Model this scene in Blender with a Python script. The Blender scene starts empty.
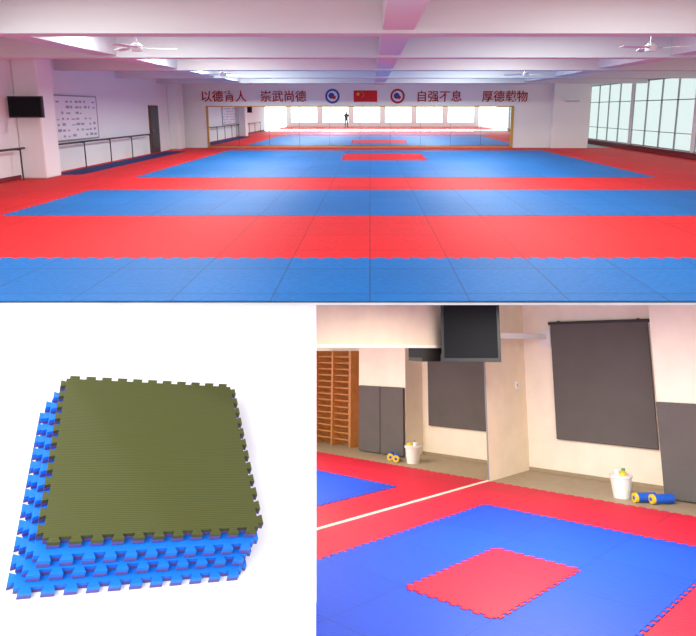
import bpy, bmesh, math, random
from mathutils import Matrix, Vector
random.seed(4)
sc = bpy.context.scene
sc.view_settings.view_transform = 'Standard'
A = math.atan(0.2)

# ------------------------------------------------------------ materials
def principled(name, col, rough=.6, metal=0, noise=0.0, nscale=3, bump=0.0, bscale=60, spec=.4):
    m = bpy.data.materials.new(name); m.use_nodes = True
    nt = m.node_tree; b = nt.nodes['Principled BSDF']
    b.inputs['Roughness'].default_value = rough
    b.inputs['Metallic'].default_value = metal
    b.inputs['Specular IOR Level'].default_value = spec
    tc = nt.nodes.new('ShaderNodeTexCoord')
    n = nt.nodes.new('ShaderNodeTexNoise'); n.inputs['Scale'].default_value = nscale
    nt.links.new(tc.outputs['Object'], n.inputs['Vector'])
    mx = nt.nodes.new('ShaderNodeMix'); mx.data_type = 'RGBA'
    c = Vector(col)
    mx.inputs[6].default_value = (*(c*(1-noise)), 1)
    mx.inputs[7].default_value = (*[min(1, v*(1+noise)) for v in c], 1)
    nt.links.new(n.outputs['Fac'], mx.inputs[0])
    nt.links.new(mx.outputs[2], b.inputs['Base Color'])
    if bump:
        n2 = nt.nodes.new('ShaderNodeTexNoise'); n2.inputs['Scale'].default_value = bscale
        nt.links.new(tc.outputs['Object'], n2.inputs['Vector'])
        bp = nt.nodes.new('ShaderNodeBump'); bp.inputs['Strength'].default_value = bump
        bp.inputs['Distance'].default_value = .01
        nt.links.new(n2.outputs['Fac'], bp.inputs['Height'])
        nt.links.new(bp.outputs['Normal'], b.inputs['Normal'])
    return m

def foam(name, col, tile=1.0, seam=.006, wscale=25, rough=.55, groove=.3, gdark=.85, off=(0, 0, 0), seamdark=.6, rot=0.6, spec=.35, vary=.9, grain=0):
    """EVA puzzle-mat foam: fine grooves and tile seams."""
    m = bpy.data.materials.new(name); m.use_nodes = True
    nt = m.node_tree; b = nt.nodes['Principled BSDF']; L = nt.links.new
    b.inputs['Roughness'].default_value = rough
    b.inputs['Specular IOR Level'].default_value = spec
    tc = nt.nodes.new('ShaderNodeTexCoord')
    mp = nt.nodes.new('ShaderNodeMapping'); mp.inputs['Location'].default_value = off
    L(tc.outputs['Object'], mp.inputs['Vector'])
    br = nt.nodes.new('ShaderNodeTexBrick'); br.offset = 0; br.squash = 1
    br.inputs['Scale'].default_value = 1
    br.inputs['Brick Width'].default_value = tile
    br.inputs['Row Height'].default_value = tile
    br.inputs['Mortar Size'].default_value = seam
    br.inputs['Mortar Smooth'].default_value = .2
    c = Vector(col)
    br.inputs['Color1'].default_value = (*c, 1)
    br.inputs['Color2'].default_value = (*(c*vary), 1)
    br.inputs['Mortar'].default_value = (*(c*seamdark), 1)
    L(mp.outputs[0], br.inputs['Vector'])
    mr = nt.nodes.new('ShaderNodeMapping'); mr.inputs['Rotation'].default_value = (0, 0, rot)
    L(tc.outputs['Object'], mr.inputs['Vector'])
    w = nt.nodes.new('ShaderNodeTexWave'); w.inputs['Scale'].default_value = wscale
    L(mr.outputs[0], w.inputs['Vector'])
    mul = nt.nodes.new('ShaderNodeMix'); mul.data_type = 'RGBA'; mul.blend_type = 'MULTIPLY'
    mul.inputs[0].default_value = 1
    rp = nt.nodes.new('ShaderNodeMapRange'); rp.inputs['To Min'].default_value = gdark
    L(w.outputs['Fac'], rp.inputs['Value'])
    L(br.outputs['Color'], mul.inputs[6]); L(rp.outputs[0], mul.inputs[7])
    last = mul
    if grain:
        gn = nt.nodes.new('ShaderNodeTexNoise'); gn.inputs['Scale'].default_value = 22; gn.inputs['Detail'].default_value = 4
        L(tc.outputs['Object'], gn.inputs['Vector'])
        gr = nt.nodes.new('ShaderNodeMapRange'); gr.inputs['From Min'].default_value = .3; gr.inputs['From Max'].default_value = .7
        gr.inputs['To Min'].default_value = 1-grain; gr.inputs['To Max'].default_value = 1+grain
        L(gn.outputs['Fac'], gr.inputs['Value'])
        m2 = nt.nodes.new('ShaderNodeMix'); m2.data_type = 'RGBA'; m2.blend_type = 'MULTIPLY'; m2.inputs[0].default_value = 1
        L(mul.outputs[2], m2.inputs[6]); L(gr.outputs[0], m2.inputs[7]); last = m2
    L(last.outputs[2], b.inputs['Base Color'])
    bp = nt.nodes.new('ShaderNodeBump'); bp.inputs['Strength'].default_value = groove
    bp.inputs['Distance'].default_value = .004
    L(w.outputs['Fac'], bp.inputs['Height']); L(bp.outputs['Normal'], b.inputs['Normal'])
    return m

def mirror_mat(name, tint=(.9, .92, .92)):
    m = principled(name, tint, rough=.01, metal=1)
    return m

RED = (.74, .020, .022); BLUE = (.002, .155, .48)
m_red = foam('foam_red', RED, tile=1, seam=.010, wscale=3, gdark=.97, groove=.05, rough=.62, spec=.2, seamdark=.6, vary=.90, grain=.12)
m_blue = foam('foam_blue', BLUE, tile=1, seam=.010, wscale=3, gdark=.97, groove=.05, rough=.55, spec=.28, seamdark=.55, vary=.88, grain=.12)
m_dblue = foam('foam_dark_blue', (.01, .03, .15), tile=2, rough=.8)
m_red2 = foam('foam_red_gym', (.68, .010, .045), tile=1.3, seam=.01, wscale=9, gdark=.8, groove=.4)
m_blue2 = foam('foam_blue_gym', (.004, .075, .66), tile=1.3, seam=.01, wscale=9, gdark=.68, groove=.4)
m_sblue = foam('foam_stack_blue', (.004, .19, .80), tile=50, seam=0, wscale=30, rough=.5)
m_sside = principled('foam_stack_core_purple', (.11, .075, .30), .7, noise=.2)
m_green = foam('foam_stack_green', (.078, .086, .015), tile=50, seam=0, wscale=19, gdark=.72, groove=.4, rot=math.pi/2+.02)
m_white = principled('paint_white', (.86, .88, .87), .8, noise=.03, nscale=.6)
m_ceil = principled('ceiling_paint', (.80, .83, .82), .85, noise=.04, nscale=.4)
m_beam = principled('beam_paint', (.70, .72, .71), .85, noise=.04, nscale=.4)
m_back = principled('studio_white', (.97, .97, .97), .9)
m_slab = principled('concrete_slab', (.45, .45, .47), .9, noise=.15)
m_black = principled('black_plastic', (.012, .012, .014), .4)
m_screen = principled('dark_screen', (.008, .009, .011), .5, spec=.1)
m_dark = principled('dark_metal', (.06, .06, .065), .4, metal=.6)
m_gold = principled('gold_frame', (.55, .33, .08), .4, metal=.3)
m_wood = principled('wood_oak', (.50, .20, .05), .45, noise=.25, nscale=9)
m_floor2 = principled('wood_floor_gym', (.36, .28, .18), .5, noise=.15, nscale=5)
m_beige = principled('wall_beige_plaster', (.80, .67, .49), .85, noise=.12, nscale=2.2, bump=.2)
m_beige2 = principled('wall_cream_plaster', (.89, .81, .67), .85, noise=.10, nscale=2.2, bump=.2)
m_gray = principled('gray_canvas', (.115, .105, .10), .9, noise=.12, nscale=2, bump=.4, bscale=25)
m_mir = mirror_mat('mirror_silver')
m_mir2 = mirror_mat('mirror_silver_gym', (.92, .88, .82))
m_txt = principled('red_letters', (.45, .015, .02), .6)
m_flag = principled('flag_red', (.70, .008, .015), .6)
m_yel = principled('yellow_plastic', (.85, .55, .03), .5)
m_logoblue = principled('emblem_blue', (.02, .06, .35), .5)
m_maroon = principled('maroon_tile', (.20, .02, .03), .5)
m_alu = principled('window_aluminium', (.30, .32, .34), .4, metal=.3)
m_paper = principled('paper_white', (.85, .86, .88), .7)
m_ink = principled('grey_print', (.35, .37, .42), .7)
m_cloth = principled('dark_clothes', (.03, .03, .04), .8)
m_bucket = principled('white_plastic', (.8, .8, .77), .4)
m_rblue = principled('blue_roller_foam', (.01, .10, .55), .5)
m_greenp = principled('green_plastic', (.05, .3, .08), .5)
m_brown = principled('brown_wood_dark', (.16, .06, .03), .6, noise=.2)
g = bpy.data.materials.new('window_glass'); g.use_nodes = True
nt = g.node_tree; nt.nodes.clear()
o = nt.nodes.new('ShaderNodeOutputMaterial'); tr = nt.nodes.new('ShaderNodeBsdfTransparent')
tr.inputs[0].default_value = (.83, .89, .87, 1)
gl = nt.nodes.new('ShaderNodeBsdfGlossy'); gl.inputs['Roughness'].default_value = .05
mx = nt.nodes.new('ShaderNodeMixShader'); mx.inputs[0].default_value = .04
nt.links.new(tr.outputs[0], mx.inputs[1]); nt.links.new(gl.outputs[0], mx.inputs[2]); nt.links.new(mx.outputs[0], o.inputs[0])
m_glass = g

# ------------------------------------------------------------ mesh helpers
class B:
    def __init__(s): s.v = []; s.f = []; s.m = []; s.mats = []
    def mi(s, mat):
        if mat not in s.mats: s.mats.append(mat)
        return s.mats.index(mat)
    def box(s, x0, x1, y0, y1, z0, z1, mat, M=None):
        i = len(s.v); k = s.mi(mat)
        P = [Vector((x, y, z)) for z in (z0, z1) for y in (y0, y1) for x in (x0, x1)]
        if M: P = [M @ p for p in P]
        s.v += [tuple(p) for p in P]
        for f in ((0, 2, 3, 1), (4, 5, 7, 6), (0, 1, 5, 4), (2, 6, 7, 3), (0, 4, 6, 2), (1, 3, 7, 5)):
            s.f.append([i+a for a in f]); s.m.append(k)
        return s
    def cyl(s, p0, p1, r, mat, r2=None, n=20, M=None):
        r2 = r if r2 is None else r2; k = s.mi(mat)
        p0 = Vector(p0); p1 = Vector(p1); d = (p1-p0).normalized()
        u = d.orthogonal().normalized(); w = d.cross(u); i = len(s.v)
        for p, rr in ((p0, r), (p1, r2)):
            for j in range(n):
                t = 2*math.pi*j/n
                q = p+u*math.cos(t)*rr+w*math.sin(t)*rr
                if M: q = M @ q
                s.v.append(tuple(q))
        for j in range(n):
            s.f.append([i+j, i+(j+1) % n, i+n+(j+1) % n, i+n+j]); s.m.append(k)
        s.f.append([i+j for j in range(n)][::-1]); s.m.append(k)
        s.f.append([i+n+j for j in range(n)]); s.m.append(k)
        return s
    def prism(s, pts, z0, z1, mat, side=None, bottom=None):
        k = s.mi(mat); ks = s.mi(side or mat); i = len(s.v); n = len(pts)
        s.v += [(x, y, z0) for x, y in pts]+[(x, y, z1) for x, y in pts]
        s.f.append([i+j for j in range(n)][::-1]); s.m.append(ks)
        s.f.append([i+n+j for j in range(n)]); s.m.append(k)
        for j in range(n):
            s.f.append([i+j, i+(j+1) % n, i+n+(j+1) % n, i+n+j]); s.m.append(ks)
        return s
    def make(s, name, M=None, bevel=0, smooth=False):
        me = bpy.data.meshes.new(name); me.from_pydata(s.v, [], s.f)
        for mt in s.mats: me.materials.append(mt)
        for p, k in zip(me.polygons, s.m): p.material_index = k
        bm = bmesh.new(); bm.from_mesh(me); bmesh.ops.recalc_face_normals(bm, faces=bm.faces); bm.to_mesh(me); bm.free()
        ob = bpy.data.objects.new(name, me); sc.collection.objects.link(ob)
        if M is not None: ob.matrix_world = M
        if bevel:
            bv = ob.modifiers.new('bevel', 'BEVEL'); bv.width = bevel; bv.segments = 2; bv.limit_method = 'ANGLE'
        return ob

def toothed(x0, x1, y0, y1, pitch, depth, sides='SENW'):
    """rectangle outline with dovetail puzzle teeth"""
    C = {'S': ((x0, y0), (x1, y0), (0, -1)), 'E': ((x1, y0), (x1, y1), (1, 0)),
         'N': ((x1, y1), (x0, y1), (0, 1)), 'W': ((x0, y1), (x0, y0), (-1, 0))}
    out = []
    for k in 'SENW':
        a, b, nn = C[k]; a = Vector(a); b = Vector(b); nn = Vector(nn)
        out.append(tuple(a))
        if k in sides:
            L = (b-a).length; n = max(1, round(L/pitch)); p = L/n; d = (b-a)/L
            for j in range(n):
                c = a+d*(p*(j+.5))
                for q, h in ((-.20, 0), (-.31, 1), (.31, 1), (.20, 0)):
                    out.append(tuple(c+d*q*p+nn*depth*h))
    return out

# ============================================================ UPPER HALL (world axes)
XL, XR, YB, YF = -9.69, 12.6, 30.8, 5.76
B().box(XL, XR, YF, 35.5, -.02, 0, m_slab).make('floor')
B().box(XL, XR, -9, -.6, -.05, 0, m_slab).make('floor_entrance')
B().box(XL+.02, XR-.02, -8.98, -.6, 0, .02, m_red).make('puzzle_mat_red_entrance')
B().prism(toothed(XL+.02, XR-.02, YF+.2, YB-.06, .2, 0, ''), 0, .02, m_red).make('puzzle_mat_red')
def bluemat(x0, x1, y0, y1, sides='SENW', mat=m_blue, z0=.02, z1=.026, pitch=.22, name='puzzle_mat_blue', depth=.06):
    B().prism(toothed(x0, x1, y0, y1, pitch, depth, sides), z0, z1, mat).make(name)
bluemat(XL+.05, XR-.05, YF, 7.5, 'N')
bluemat(-6.64, 9.3, 10.75, 14.2)
bluemat(-6.64, 8.1, 17.1, 28.6)
bluemat(-9.35, -8.6, 17.8, 28, mat=m_dblue, name='runner_mat_dark_blue')
B().prism(toothed(-1.05, 2.15, 22.9, 26.2, .22, .06), .026, .032, m_red).make('puzzle_mat_red_center')

# walls
B().box(XL-.2, XL, YF-.6, YB+.2, 0, 3.7, m_white).make('wall_left')
B().box(XL, 9.07, YB, YB+.2, 0, 3.7, m_white).make('wall_back')
B().box(9.07, XR+.2, 35.5, 35.7, 0, 3.7, m_white).make('wall_back_recess')
b = B()
b.box(XR, XR+.08, 6, 35.5, 0, .25, m_white); b.box(XR, XR+.08, 6, 35.5, 3.25, 3.7, m_white)
y = 6
while y < 35: b.box(XR, XR+.08, y, y+.25, .25, 3.25, m_white); y += 5.85
b.make('wall_right')
B().box(XL, XR, YF-.6, 35.5, 3.7, 3.9, m_ceil).make('ceiling')
B().box(XR-.03, XR, 6, 35.5, .0, .20, m_maroon).make('baseboard_right')
B().box(XR-.12, XR+.0, 6, 35.5, .22, .26, m_maroon).make('window_sill')
B().box(XL, XL+.03, YF+.2, 16.6, .02, .14, m_maroon).make('baseboard_left')
n = 0; y = 6.25
while y < 34.5:
    n += 1; b = B(); y1 = min(y+5.6, 35.4)
    b.box(XR+.03, XR+.07, y, y1, .26, .31, m_alu); b.box(XR+.03, XR+.07, y, y1, 3.20, 3.25, m_alu)
    b.box(XR+.03, XR+.07, y, y1, 2.3, 2.34, m_alu)
    b.box(XR+.03, XR+.07, y, y1, .95, .98, m_alu)
    k = 0
    while y+k*1.4 <= y1+.01:
        b.box(XR+.03, XR+.08, y+k*1.4-.035, y+k*1.4+.035, .26, 3.25, m_alu); k += 1
    b.box(XR+.05, XR+.052, y, y1, .3, 3.2, m_glass)
    b.make('window_%d' % n)
    y += 5.85
# rear entrance wall with large windows (reflected in the mirror)
b = B(); b.box(XL, XR, -9.2, -9, 0, .5, m_white); b.box(XL, XR, -9.2, -9, 3.0, 3.6, m_white)
x = XL
while x < XR: b.box(x, x+.5, -9.2, -9, .5, 3.0, m_white); x += 3.63
b.make('wall_rear')
for i in range(6):
    x = XL+.5+i*3.63; b = B()
    for xx in (x, x+1.04, x+2.08, x+3.08): b.box(xx, xx+.05, -9.15, -9.08, .5, 3, m_alu)
    b.box(x, x+3.13, -9.15, -9.08, 1.9, 1.96, m_alu); b.box(x, x+3.13, -9.12, -9.115, .5, 3, m_glass)
    b.make('window_%d' % (n+1+i))
# columns
B().box(9.07, 10.9, 30.3, 31.6, 0.02, 3.7, m_white).make('column', bevel=.03)
B().box(XL, XL+.7, 16.7, 17.5, 0.02, 3.7, m_white).make('column', bevel=.05)
B().box(XL, XL+.5, 29.3, 30.2, 0.02, 3.7, m_white).make('column', bevel=.05)
# beams
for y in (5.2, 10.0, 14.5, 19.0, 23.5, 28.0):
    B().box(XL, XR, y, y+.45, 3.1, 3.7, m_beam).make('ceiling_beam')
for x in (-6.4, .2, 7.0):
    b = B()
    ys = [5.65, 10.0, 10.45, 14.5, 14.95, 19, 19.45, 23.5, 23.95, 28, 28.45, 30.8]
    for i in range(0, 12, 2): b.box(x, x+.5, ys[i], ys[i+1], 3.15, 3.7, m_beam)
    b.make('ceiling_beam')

# mirror
b = B()
b.box(-8.16, 7.14, YB-.03, YB-.005, .07, 2.05, m_mir)
b.box(-8.2, 7.18, YB-.05, YB-.005, 2.05, 2.10, m_gold); b.box(-8.2, 7.18, YB-.05, YB-.005, .03, .08, m_gold)
b.box(-8.24, -8.14, YB-.05, YB-.005, .03, 2.10, m_gold); b.box(7.10, 7.24, YB-.05, YB-.005, .03, 2.10, m_gold)
x = -8.16
while x < 7: b.box(x-.006, x+.006, YB-.034, YB-.03, .07, 2.05, m_dark); x += 1.53
b.make('wall_mirror')
def text(t, x, z, size=.58):
    c = bpy.data.curves.new('wall_lettering', 'FONT'); c.body = t; c.size = size; c.extrude = .01; c.align_x = 'LEFT'; c.offset = .006
    c.materials.append(m_txt)
    o = bpy.data.objects.new('wall_lettering', c); sc.collection.objects.link(o)
    o.location = (x, YB-.02, z); o.rotation_euler = (math.pi/2, 0, 0)
text('以德育人', -8.5, 2.36); text('崇武尚德', -5.5, 2.36)
text('自强不息', 2.3, 2.36); text('厚德载物', 5.6, 2.36)
b = B(); b.box(-.82, .36, YB-.03, YB-.005, 2.30, 2.86, m_flag)
def star(cx, cz, r):
    k = b.mi(m_yel); i = len(b.v)
    for j in range(10):
        a = math.pi/2+j*math.pi/5; rr = r if j % 2 == 0 else r*.4
        b.v.append((cx+rr*math.cos(a), YB-.034, cz+rr*math.sin(a)))
    b.f.append([i+j for j in range(10)]); b.m.append(k)
star(-.6, 2.68, .11)
for dx, dz in ((.2, .1), (.28, .02), (.28, -.08), (.2, -.15)): star(-.6+dx, 2.68+dz, .03)
b.make('wall_flag')
for cx, mt in ((-1.88, m_logoblue), (1.38, m_txt)):
    b = B()
    b.cyl((cx, YB-.005, 2.58), (cx, YB-.03, 2.58), .36, mt, n=32)
    b.cyl((cx, YB-.02, 2.58), (cx, YB-.04, 2.58), .26, m_paper, n=32)
    b.cyl((cx-.05, YB-.03, 2.60), (cx-.05, YB-.05, 2.60), .15, m_logoblue, n=20)
    b.cyl((cx+.08, YB-.03, 2.52), (cx+.08, YB-.052, 2.52), .09, m_txt, n=20)
    b.make('wall_emblem')
# notice board
b = B(); b.box(XL+.005, XL+.04, 17.75, 21.6, .95, 2.35, m_paper)
for r in range(7):
    for c in range(12):
        if random.random() < .8:
            yy = 17.9+c*.305; zz = 1.05+r*.18
            b.box(XL+.04, XL+.045, yy, yy+random.uniform(.1, .24), zz, zz+random.uniform(.03, .09), m_ink)
for a in ((17.72, 17.76), (21.58, 21.62)): b.box(XL+.005, XL+.05, a[0], a[1], .95, 2.35, m_alu)
b.box(XL+.005, XL+.05, 17.72, 21.62, 2.33, 2.37, m_alu); b.box(XL+.005, XL+.05, 17.72, 21.62, .93, .97, m_alu)
b.make('notice_board')
# barres
b = B(); b.cyl((XL+.25, 17.6, .88), (XL+.25, 26.2, .88), .03, m_dark)
for y in (17.8, 20, 22, 24, 26): b.box(XL+.001, XL+.26, y-.02, y+.02, .83, .86, m_dark); b.cyl((XL+.25, y, .02), (XL+.25, y, .86), .02, m_dark)
b.make('ballet_barre')
b = B(); b.cyl((XL+.25, 9, .88), (XL+.25, 16.5, .88), .03, m_dark)
for y in (9.2, 11.6, 14, 16.3): b.box(XL+.001, XL+.26, y-.02, y+.02, .83, .86, m_dark); b.cyl((XL+.25, y, .02), (XL+.25, y, .86), .02, m_dark)
b.make('ballet_barre')
b = B(); b.box(XL+.005, XL+.06, 26.7, 27.8, .02, 2.1, m_brown); b.box(XL+.06, XL+.075, 26.8, 27.7, .05, 2.02, m_dark)
b.cyl((XL+.08, 26.9, 1), (XL+.14, 26.9, 1), .03, m_alu); b.make('door_1')
b = B(); b.box(-9.62, -8.72, 16.28, 16.38, 1.70, 2.26, m_black); b.box(-9.58, -8.76, 16.27, 16.28, 1.74, 2.23, m_screen)
b.box(-9.35, -9.1, 16.38, 16.69, 1.9, 2.05, m_dark); b.make('wall_television')
b = B(); b.box(9.6, 10.3, 30.1, 30.29, 2.3, 2.5, m_paper); b.box(9.62, 10.28, 30.09, 30.1, 2.31, 2.35, m_ink); b.make('air_conditioner')
for (x, y, r0) in ((-4.45, 11.9, .2), (-4.9, 20.6, .9), (5.2, 20.6, .4), (5.35, 11.9, 1.3)):
    b = B()
    b.cyl((0, 0, 0), (0, 0, -.55), .018, m_bucket); b.cyl((0, 0, 0), (0, 0, -.08), .07, m_bucket, .04)
    b.cyl((0, 0, -.55), (0, 0, -.60), .05, m_bucket, .11); b.cyl((0, 0, -.60), (0, 0, -.70), .11, m_bucket, .09)
    for k in range(3):
        M = Matrix.Rotation(r0+k*2*math.pi/3, 4, 'Z') @ Matrix.Rotation(.15, 4, 'X')
        b.box(.1, .22, -.02, .02, -.65, -.64, m_ink, M); b.box(.2, .72, -.07, .07, -.652, -.642, m_bucket, M)
    b.make('ceiling_fan', Matrix.Translation((x, y, 3.7)))
def person(loc, rot):
    V = [(0, 0, .95), (0, 0, 1.15), (0, 0, 1.38), (0, 0, 1.5), (0, .02, 1.62), (0, .02, 1.72),
         (-.19, 0, 1.40), (-.25, .03, 1.14), (-.20, .18, 1.28), (.19, 0, 1.40), (.25, .03, 1.14), (.20, .18, 1.28),
         (-.10, 0, .88), (-.12, .02, .48), (-.13, 0, .08), (-.14, .14, .04), (.10, 0, .88), (.12, .02, .48), (.13, 0, .08), (.14, .14, .04)]
    E = [(0, 1), (1, 2), (2, 3), (3, 4), (4, 5), (2, 6), (6, 7), (7, 8), (2, 9), (9, 10), (10, 11), (0, 12), (12, 13), (13, 14), (14, 15), (0, 16), (16, 17), (17, 18), (18, 19)]
    R = [.15, .14, .15, .06, .10, .08, .07, .05, .035, .07, .05, .035, .09, .065, .045, .04, .09, .065, .045, .04]
    me = bpy.data.meshes.new('person'); me.from_pydata(V, E, []); me.materials.append(m_cloth)
    ob = bpy.data.objects.new('person', me); sc.collection.objects.link(ob)
    bpy.context.view_layer.objects.active = ob; ob.select_set(True)
    sk = ob.modifiers.new('skin', 'SKIN')
    for i, r in enumerate(R): me.skin_vertices[0].data[i].radius = (r, r*.8)
    me.skin_vertices[0].data[0].use_root = True
    ob.modifiers.new('sub', 'SUBSURF').levels = 2
    ob.location = loc; ob.rotation_euler = (0, 0, rot)
    return ob
person((-2.45, -1.6, .02), 0)

# ============================================================ LOWER GYM ROOM
MR = Matrix.Translation((0, 0, 1.9)) @ Matrix.Rotation(-2*A, 4, 'X') @ Matrix.Rotation(-math.radians(43.47), 4, 'Z') @ Matrix.Translation((-7.86, 13.98, -2.88))
H2 = 4.35
B().box(0, 9.5, -10.5, 0, -.1, 0, m_floor2).make('floor_gym', MR)
B().box(0, 9.5, 0, .15, 0, H2, m_beige2).make('wall_gym_back', MR)
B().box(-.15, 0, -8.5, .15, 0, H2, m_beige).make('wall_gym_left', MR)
B().box(3.38, 5.2, -.75, 0, 0, H2, m_beige2).make('wall_gym_pier', MR)
B().prism(toothed(.06, 9.4, -10.4, -1.93, .2, .05, 'N'), 0, .03, m_red2).make('puzzle_mat_red_gym', MR)
B().prism(toothed(1.15, 5.15, -9.6, -3.75, .16, .05), .03, .038, m_blue2).make('puzzle_mat_blue_gym', MR)
B().prism(toothed(2.66, 3.92, -7.85, -5.82, .15, .04), .038, .046, m_red2).make('puzzle_mat_red_gym_center', MR)
b = B(); b.box(.0, .03, -8.3, -1.9, .05, 2.92, m_mir2)
b.box(0, .05, -8.3, -1.9, .0, .05, m_beige2); b.box(0, .05, -8.3, -1.88, 2.92, 2.98, m_beige2)
b.box(0, .04, -1.9, -1.87, .0, 2.98, m_alu)
b.make('wall_mirror_gym', MR)
b = B(); b.box(.8, 3.1, -.10, -.04, .84, 3.5, m_gray); b.cyl((.75, -.07, 3.52), (3.15, -.07, 3.52), .04, m_dark)
b.cyl((.8, -.07, .84), (3.1, -.07, .84), .035, m_gray)
for x in (1.0, 2.9): b.box(x-.02, x+.02, -.09, 0, 3.52, 3.58, m_dark)
b.make('hanging_canvas_screen', MR, bevel=.01)
b = B()
for i in range(2): b.box(3.39+i*.87, 3.39+i*.87+.85, -.86, -.76, .02, 1.85, m_gray)
b.make('wall_crash_pad', MR, bevel=.02)
b = B()
for x in (5.6, 6.4, 7.2): b.box(x, x+.07, -.7, -.0, .0, 2.85, m_wood)
for k in range(14): b.cyl((5.6, -.6, .2+k*.19), (7.27, -.6, .2+k*.19), .028, m_wood)
b.make('wall_bars', MR)
TM = MR @ Matrix.Translation((.62, -3.3, 0)) @ Matrix.Rotation(math.radians(36), 4, 'Z')
b = B(); b.box(-.60, .60, -.25, .15, 2.64, 3.95, m_black); b.box(-.54, .54, -.26, -.25, 2.72, 3.85, m_screen)
b.box(-.35, .35, .15, .4, 2.8, 3.6, m_black)
b.make('hanging_television', TM, bevel=.03)
b = B(); b.box(.55, .65, -2.75, -.01, 3.14, 3.26, m_bucket); b.box(.45, .75, -.03, -.001, 2.95, 3.4, m_bucket); b.make('television_bracket', MR)
b = B(); b.box(0, .02, -.5, -.38, 1.95, 2.12, m_bucket); b.box(.02, .03, -.46, -.42, 2.0, 2.07, m_ink); b.make('light_switch', MR)
B().box(.0, 3.38, -.03, 0, 0, .08, m_floor2).make('baseboard_gym', MR)
b = B(); cx, cy = 2.72, -1.25
b.cyl((cx, cy, .0), (cx, cy, .42), .16, m_bucket, .21, n=28); b.cyl((cx, cy, .39), (cx, cy, .43), .225, m_bucket, n=28)
b.cyl((cx-.05, cy, .35), (cx-.08, cy, .52), .05, m_bucket); b.cyl((cx+.06, cy-.04, .35), (cx+.08, cy-.05, .50), .06, m_yel)
b.cyl((cx+.02, cy+.07, .35), (cx+.03, cy+.09, .54), .035, m_greenp)
b.make('plastic_bucket', MR)
for i, (x, y) in enumerate(((3.10, -1.50), (3.38, -1.40))):
    b = B(); b.cyl((x, y, .095), (x+.24, y+.30, .095), .085, m_rblue, n=24)
    b.cyl((x, y, .095), (x-.035, y-.044, .095), .087, m_yel, n=24); b.cyl((x-.035, y-.044, .095), (x-.04, y-.05, .095), .035, m_rblue, n=16)
    b.make('foam_roller', MR)

# ============================================================ MAT STACK
MC = Matrix.Translation((0, 0, 1.9)) @ Matrix.Rotation(-A, 4, 'X')
e1 = Vector((-.329, .840, .430)).normalized(); e2 = Vector((.887, .430, -.165)); e2 = (e2-e1*e2.dot(e1)).normalized(); nn = e2.cross(e1)
S = 1.3; L = 1.15*S; W = L*1.11; th = .045*S
BL = Vector((-1.65, 3, -1.55))*S
R3 = Matrix((e2, e1, nn)).transposed().to_4x4()
org = BL-nn*(th*4)
MS = MC @ Matrix.Translation(org) @ R3     # local z=0 : table surface
def mat_obj(name, x, y, z, top, side):
    d = .03*S
    pts = toothed(d, L-d, d, W-d, (L-2*d)/11.0, d)
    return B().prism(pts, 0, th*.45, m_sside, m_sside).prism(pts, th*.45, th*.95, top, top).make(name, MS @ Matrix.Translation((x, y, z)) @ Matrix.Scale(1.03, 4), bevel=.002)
sh = [(-.02, -.02), (-.05, -.085), (-.085, -.125), (-.11, -.18)]
sh = [(a*S, c*S) for a, c in sh]
mat_obj('puzzle_mat_green', *sh[0], th*3.1, m_green, m_green)
mat_obj('puzzle_mat_stack_blue', *sh[1], th*2.07, m_sblue, m_sside)
mat_obj('puzzle_mat_stack_blue', *sh[2], th*1.035, m_sblue, m_sside)
mat_obj('puzzle_mat_stack_blue', *sh[3], 0.001, m_sblue, m_sside)
MT = MS @ Matrix.Translation((1.0, 0, 0))
psi = math.atan(.2737)
def ray(u, v): return Vector(((u-370)/600, 1, (230-v)/600))
d = ray(316, 640); p = R3.inverted() @ (d*(nn.dot(org)/nn.dot(d))-org)
MT = MS @ Matrix.Translation((p.x, p.y, 0)) @ Matrix.Rotation(-psi, 4, 'Z')
B().box(-4.5, 0, -1.0, 2.55, -.06, 0, m_back).make('white_display_table', MT)
B().box(-7.5, -.09*6.85, 6.85, 6.9, -6, -.75, m_back).make('white_backdrop_wall', MC)

# ============================================================ LIGHT
w = bpy.data.worlds.new('sky'); sc.world = w; w.use_nodes = True
bg = w.node_tree.nodes['Background']; bg.inputs[0].default_value = (.95, .98, 1, 1); bg.inputs[1].default_value = 1.25
def area(name, M, size, sizey, power, col=(1, 1, 1)):
    l = bpy.data.lights.new(name, 'AREA'); l.shape = 'RECTANGLE'; l.size = size; l.size_y = sizey; l.energy = power; l.color = col
    o = bpy.data.objects.new(name, l); sc.collection.objects.link(o); o.matrix_world = M; return o
fill_sun = bpy.data.lights.new('fill_sun', 'SUN'); fill_sun.energy = 2.2; fill_sun.angle = math.radians(50)
so = bpy.data.objects.new('fill_sun', fill_sun); sc.collection.objects.link(so); so.rotation_euler = (math.radians(74), 0, math.radians(-8))  # added soft fill from behind the camera, not real sunshine
for y, e in ((8, 110), (12.5, 150), (17, 180), (21.5, 220), (26, 225)):
    for x in (-4.5, 3.8):
        area('hall_fill_light', Matrix.Translation((x, y, 3.66)), 2.6, .5, e, (.93, 1, .96))  # added fill panels under the ceiling, brightening the hall; not real fixtures
area('gym_fill_light', MR @ Matrix.Translation((3.3, -5.6, 3.72)), 2, 2, 520, (1, .95, .86))  # unseen fill added above the view to light the gym
area('stack_fill_light', MC @ Matrix.Translation((-3.2, 1.2, 1.6)) @ Matrix.Rotation(math.radians(38), 4, 'X'), 2.5, 2, 240)  # added softbox near the camera, whitening table and backdrop; no real fixture

# ============================================================ CAMERA
cd = bpy.data.cameras.new('camera'); cam = bpy.data.objects.new('camera', cd); sc.collection.objects.link(cam)
cd.sensor_width = 36; cd.lens = 600/696*36; cd.clip_end = 300
cd.shift_x = -22/696; cd.shift_y = -88/696
cam.location = (0, 0, 1.9); cam.rotation_euler = (math.pi/2-A, 0, 0)
sc.camera = cam
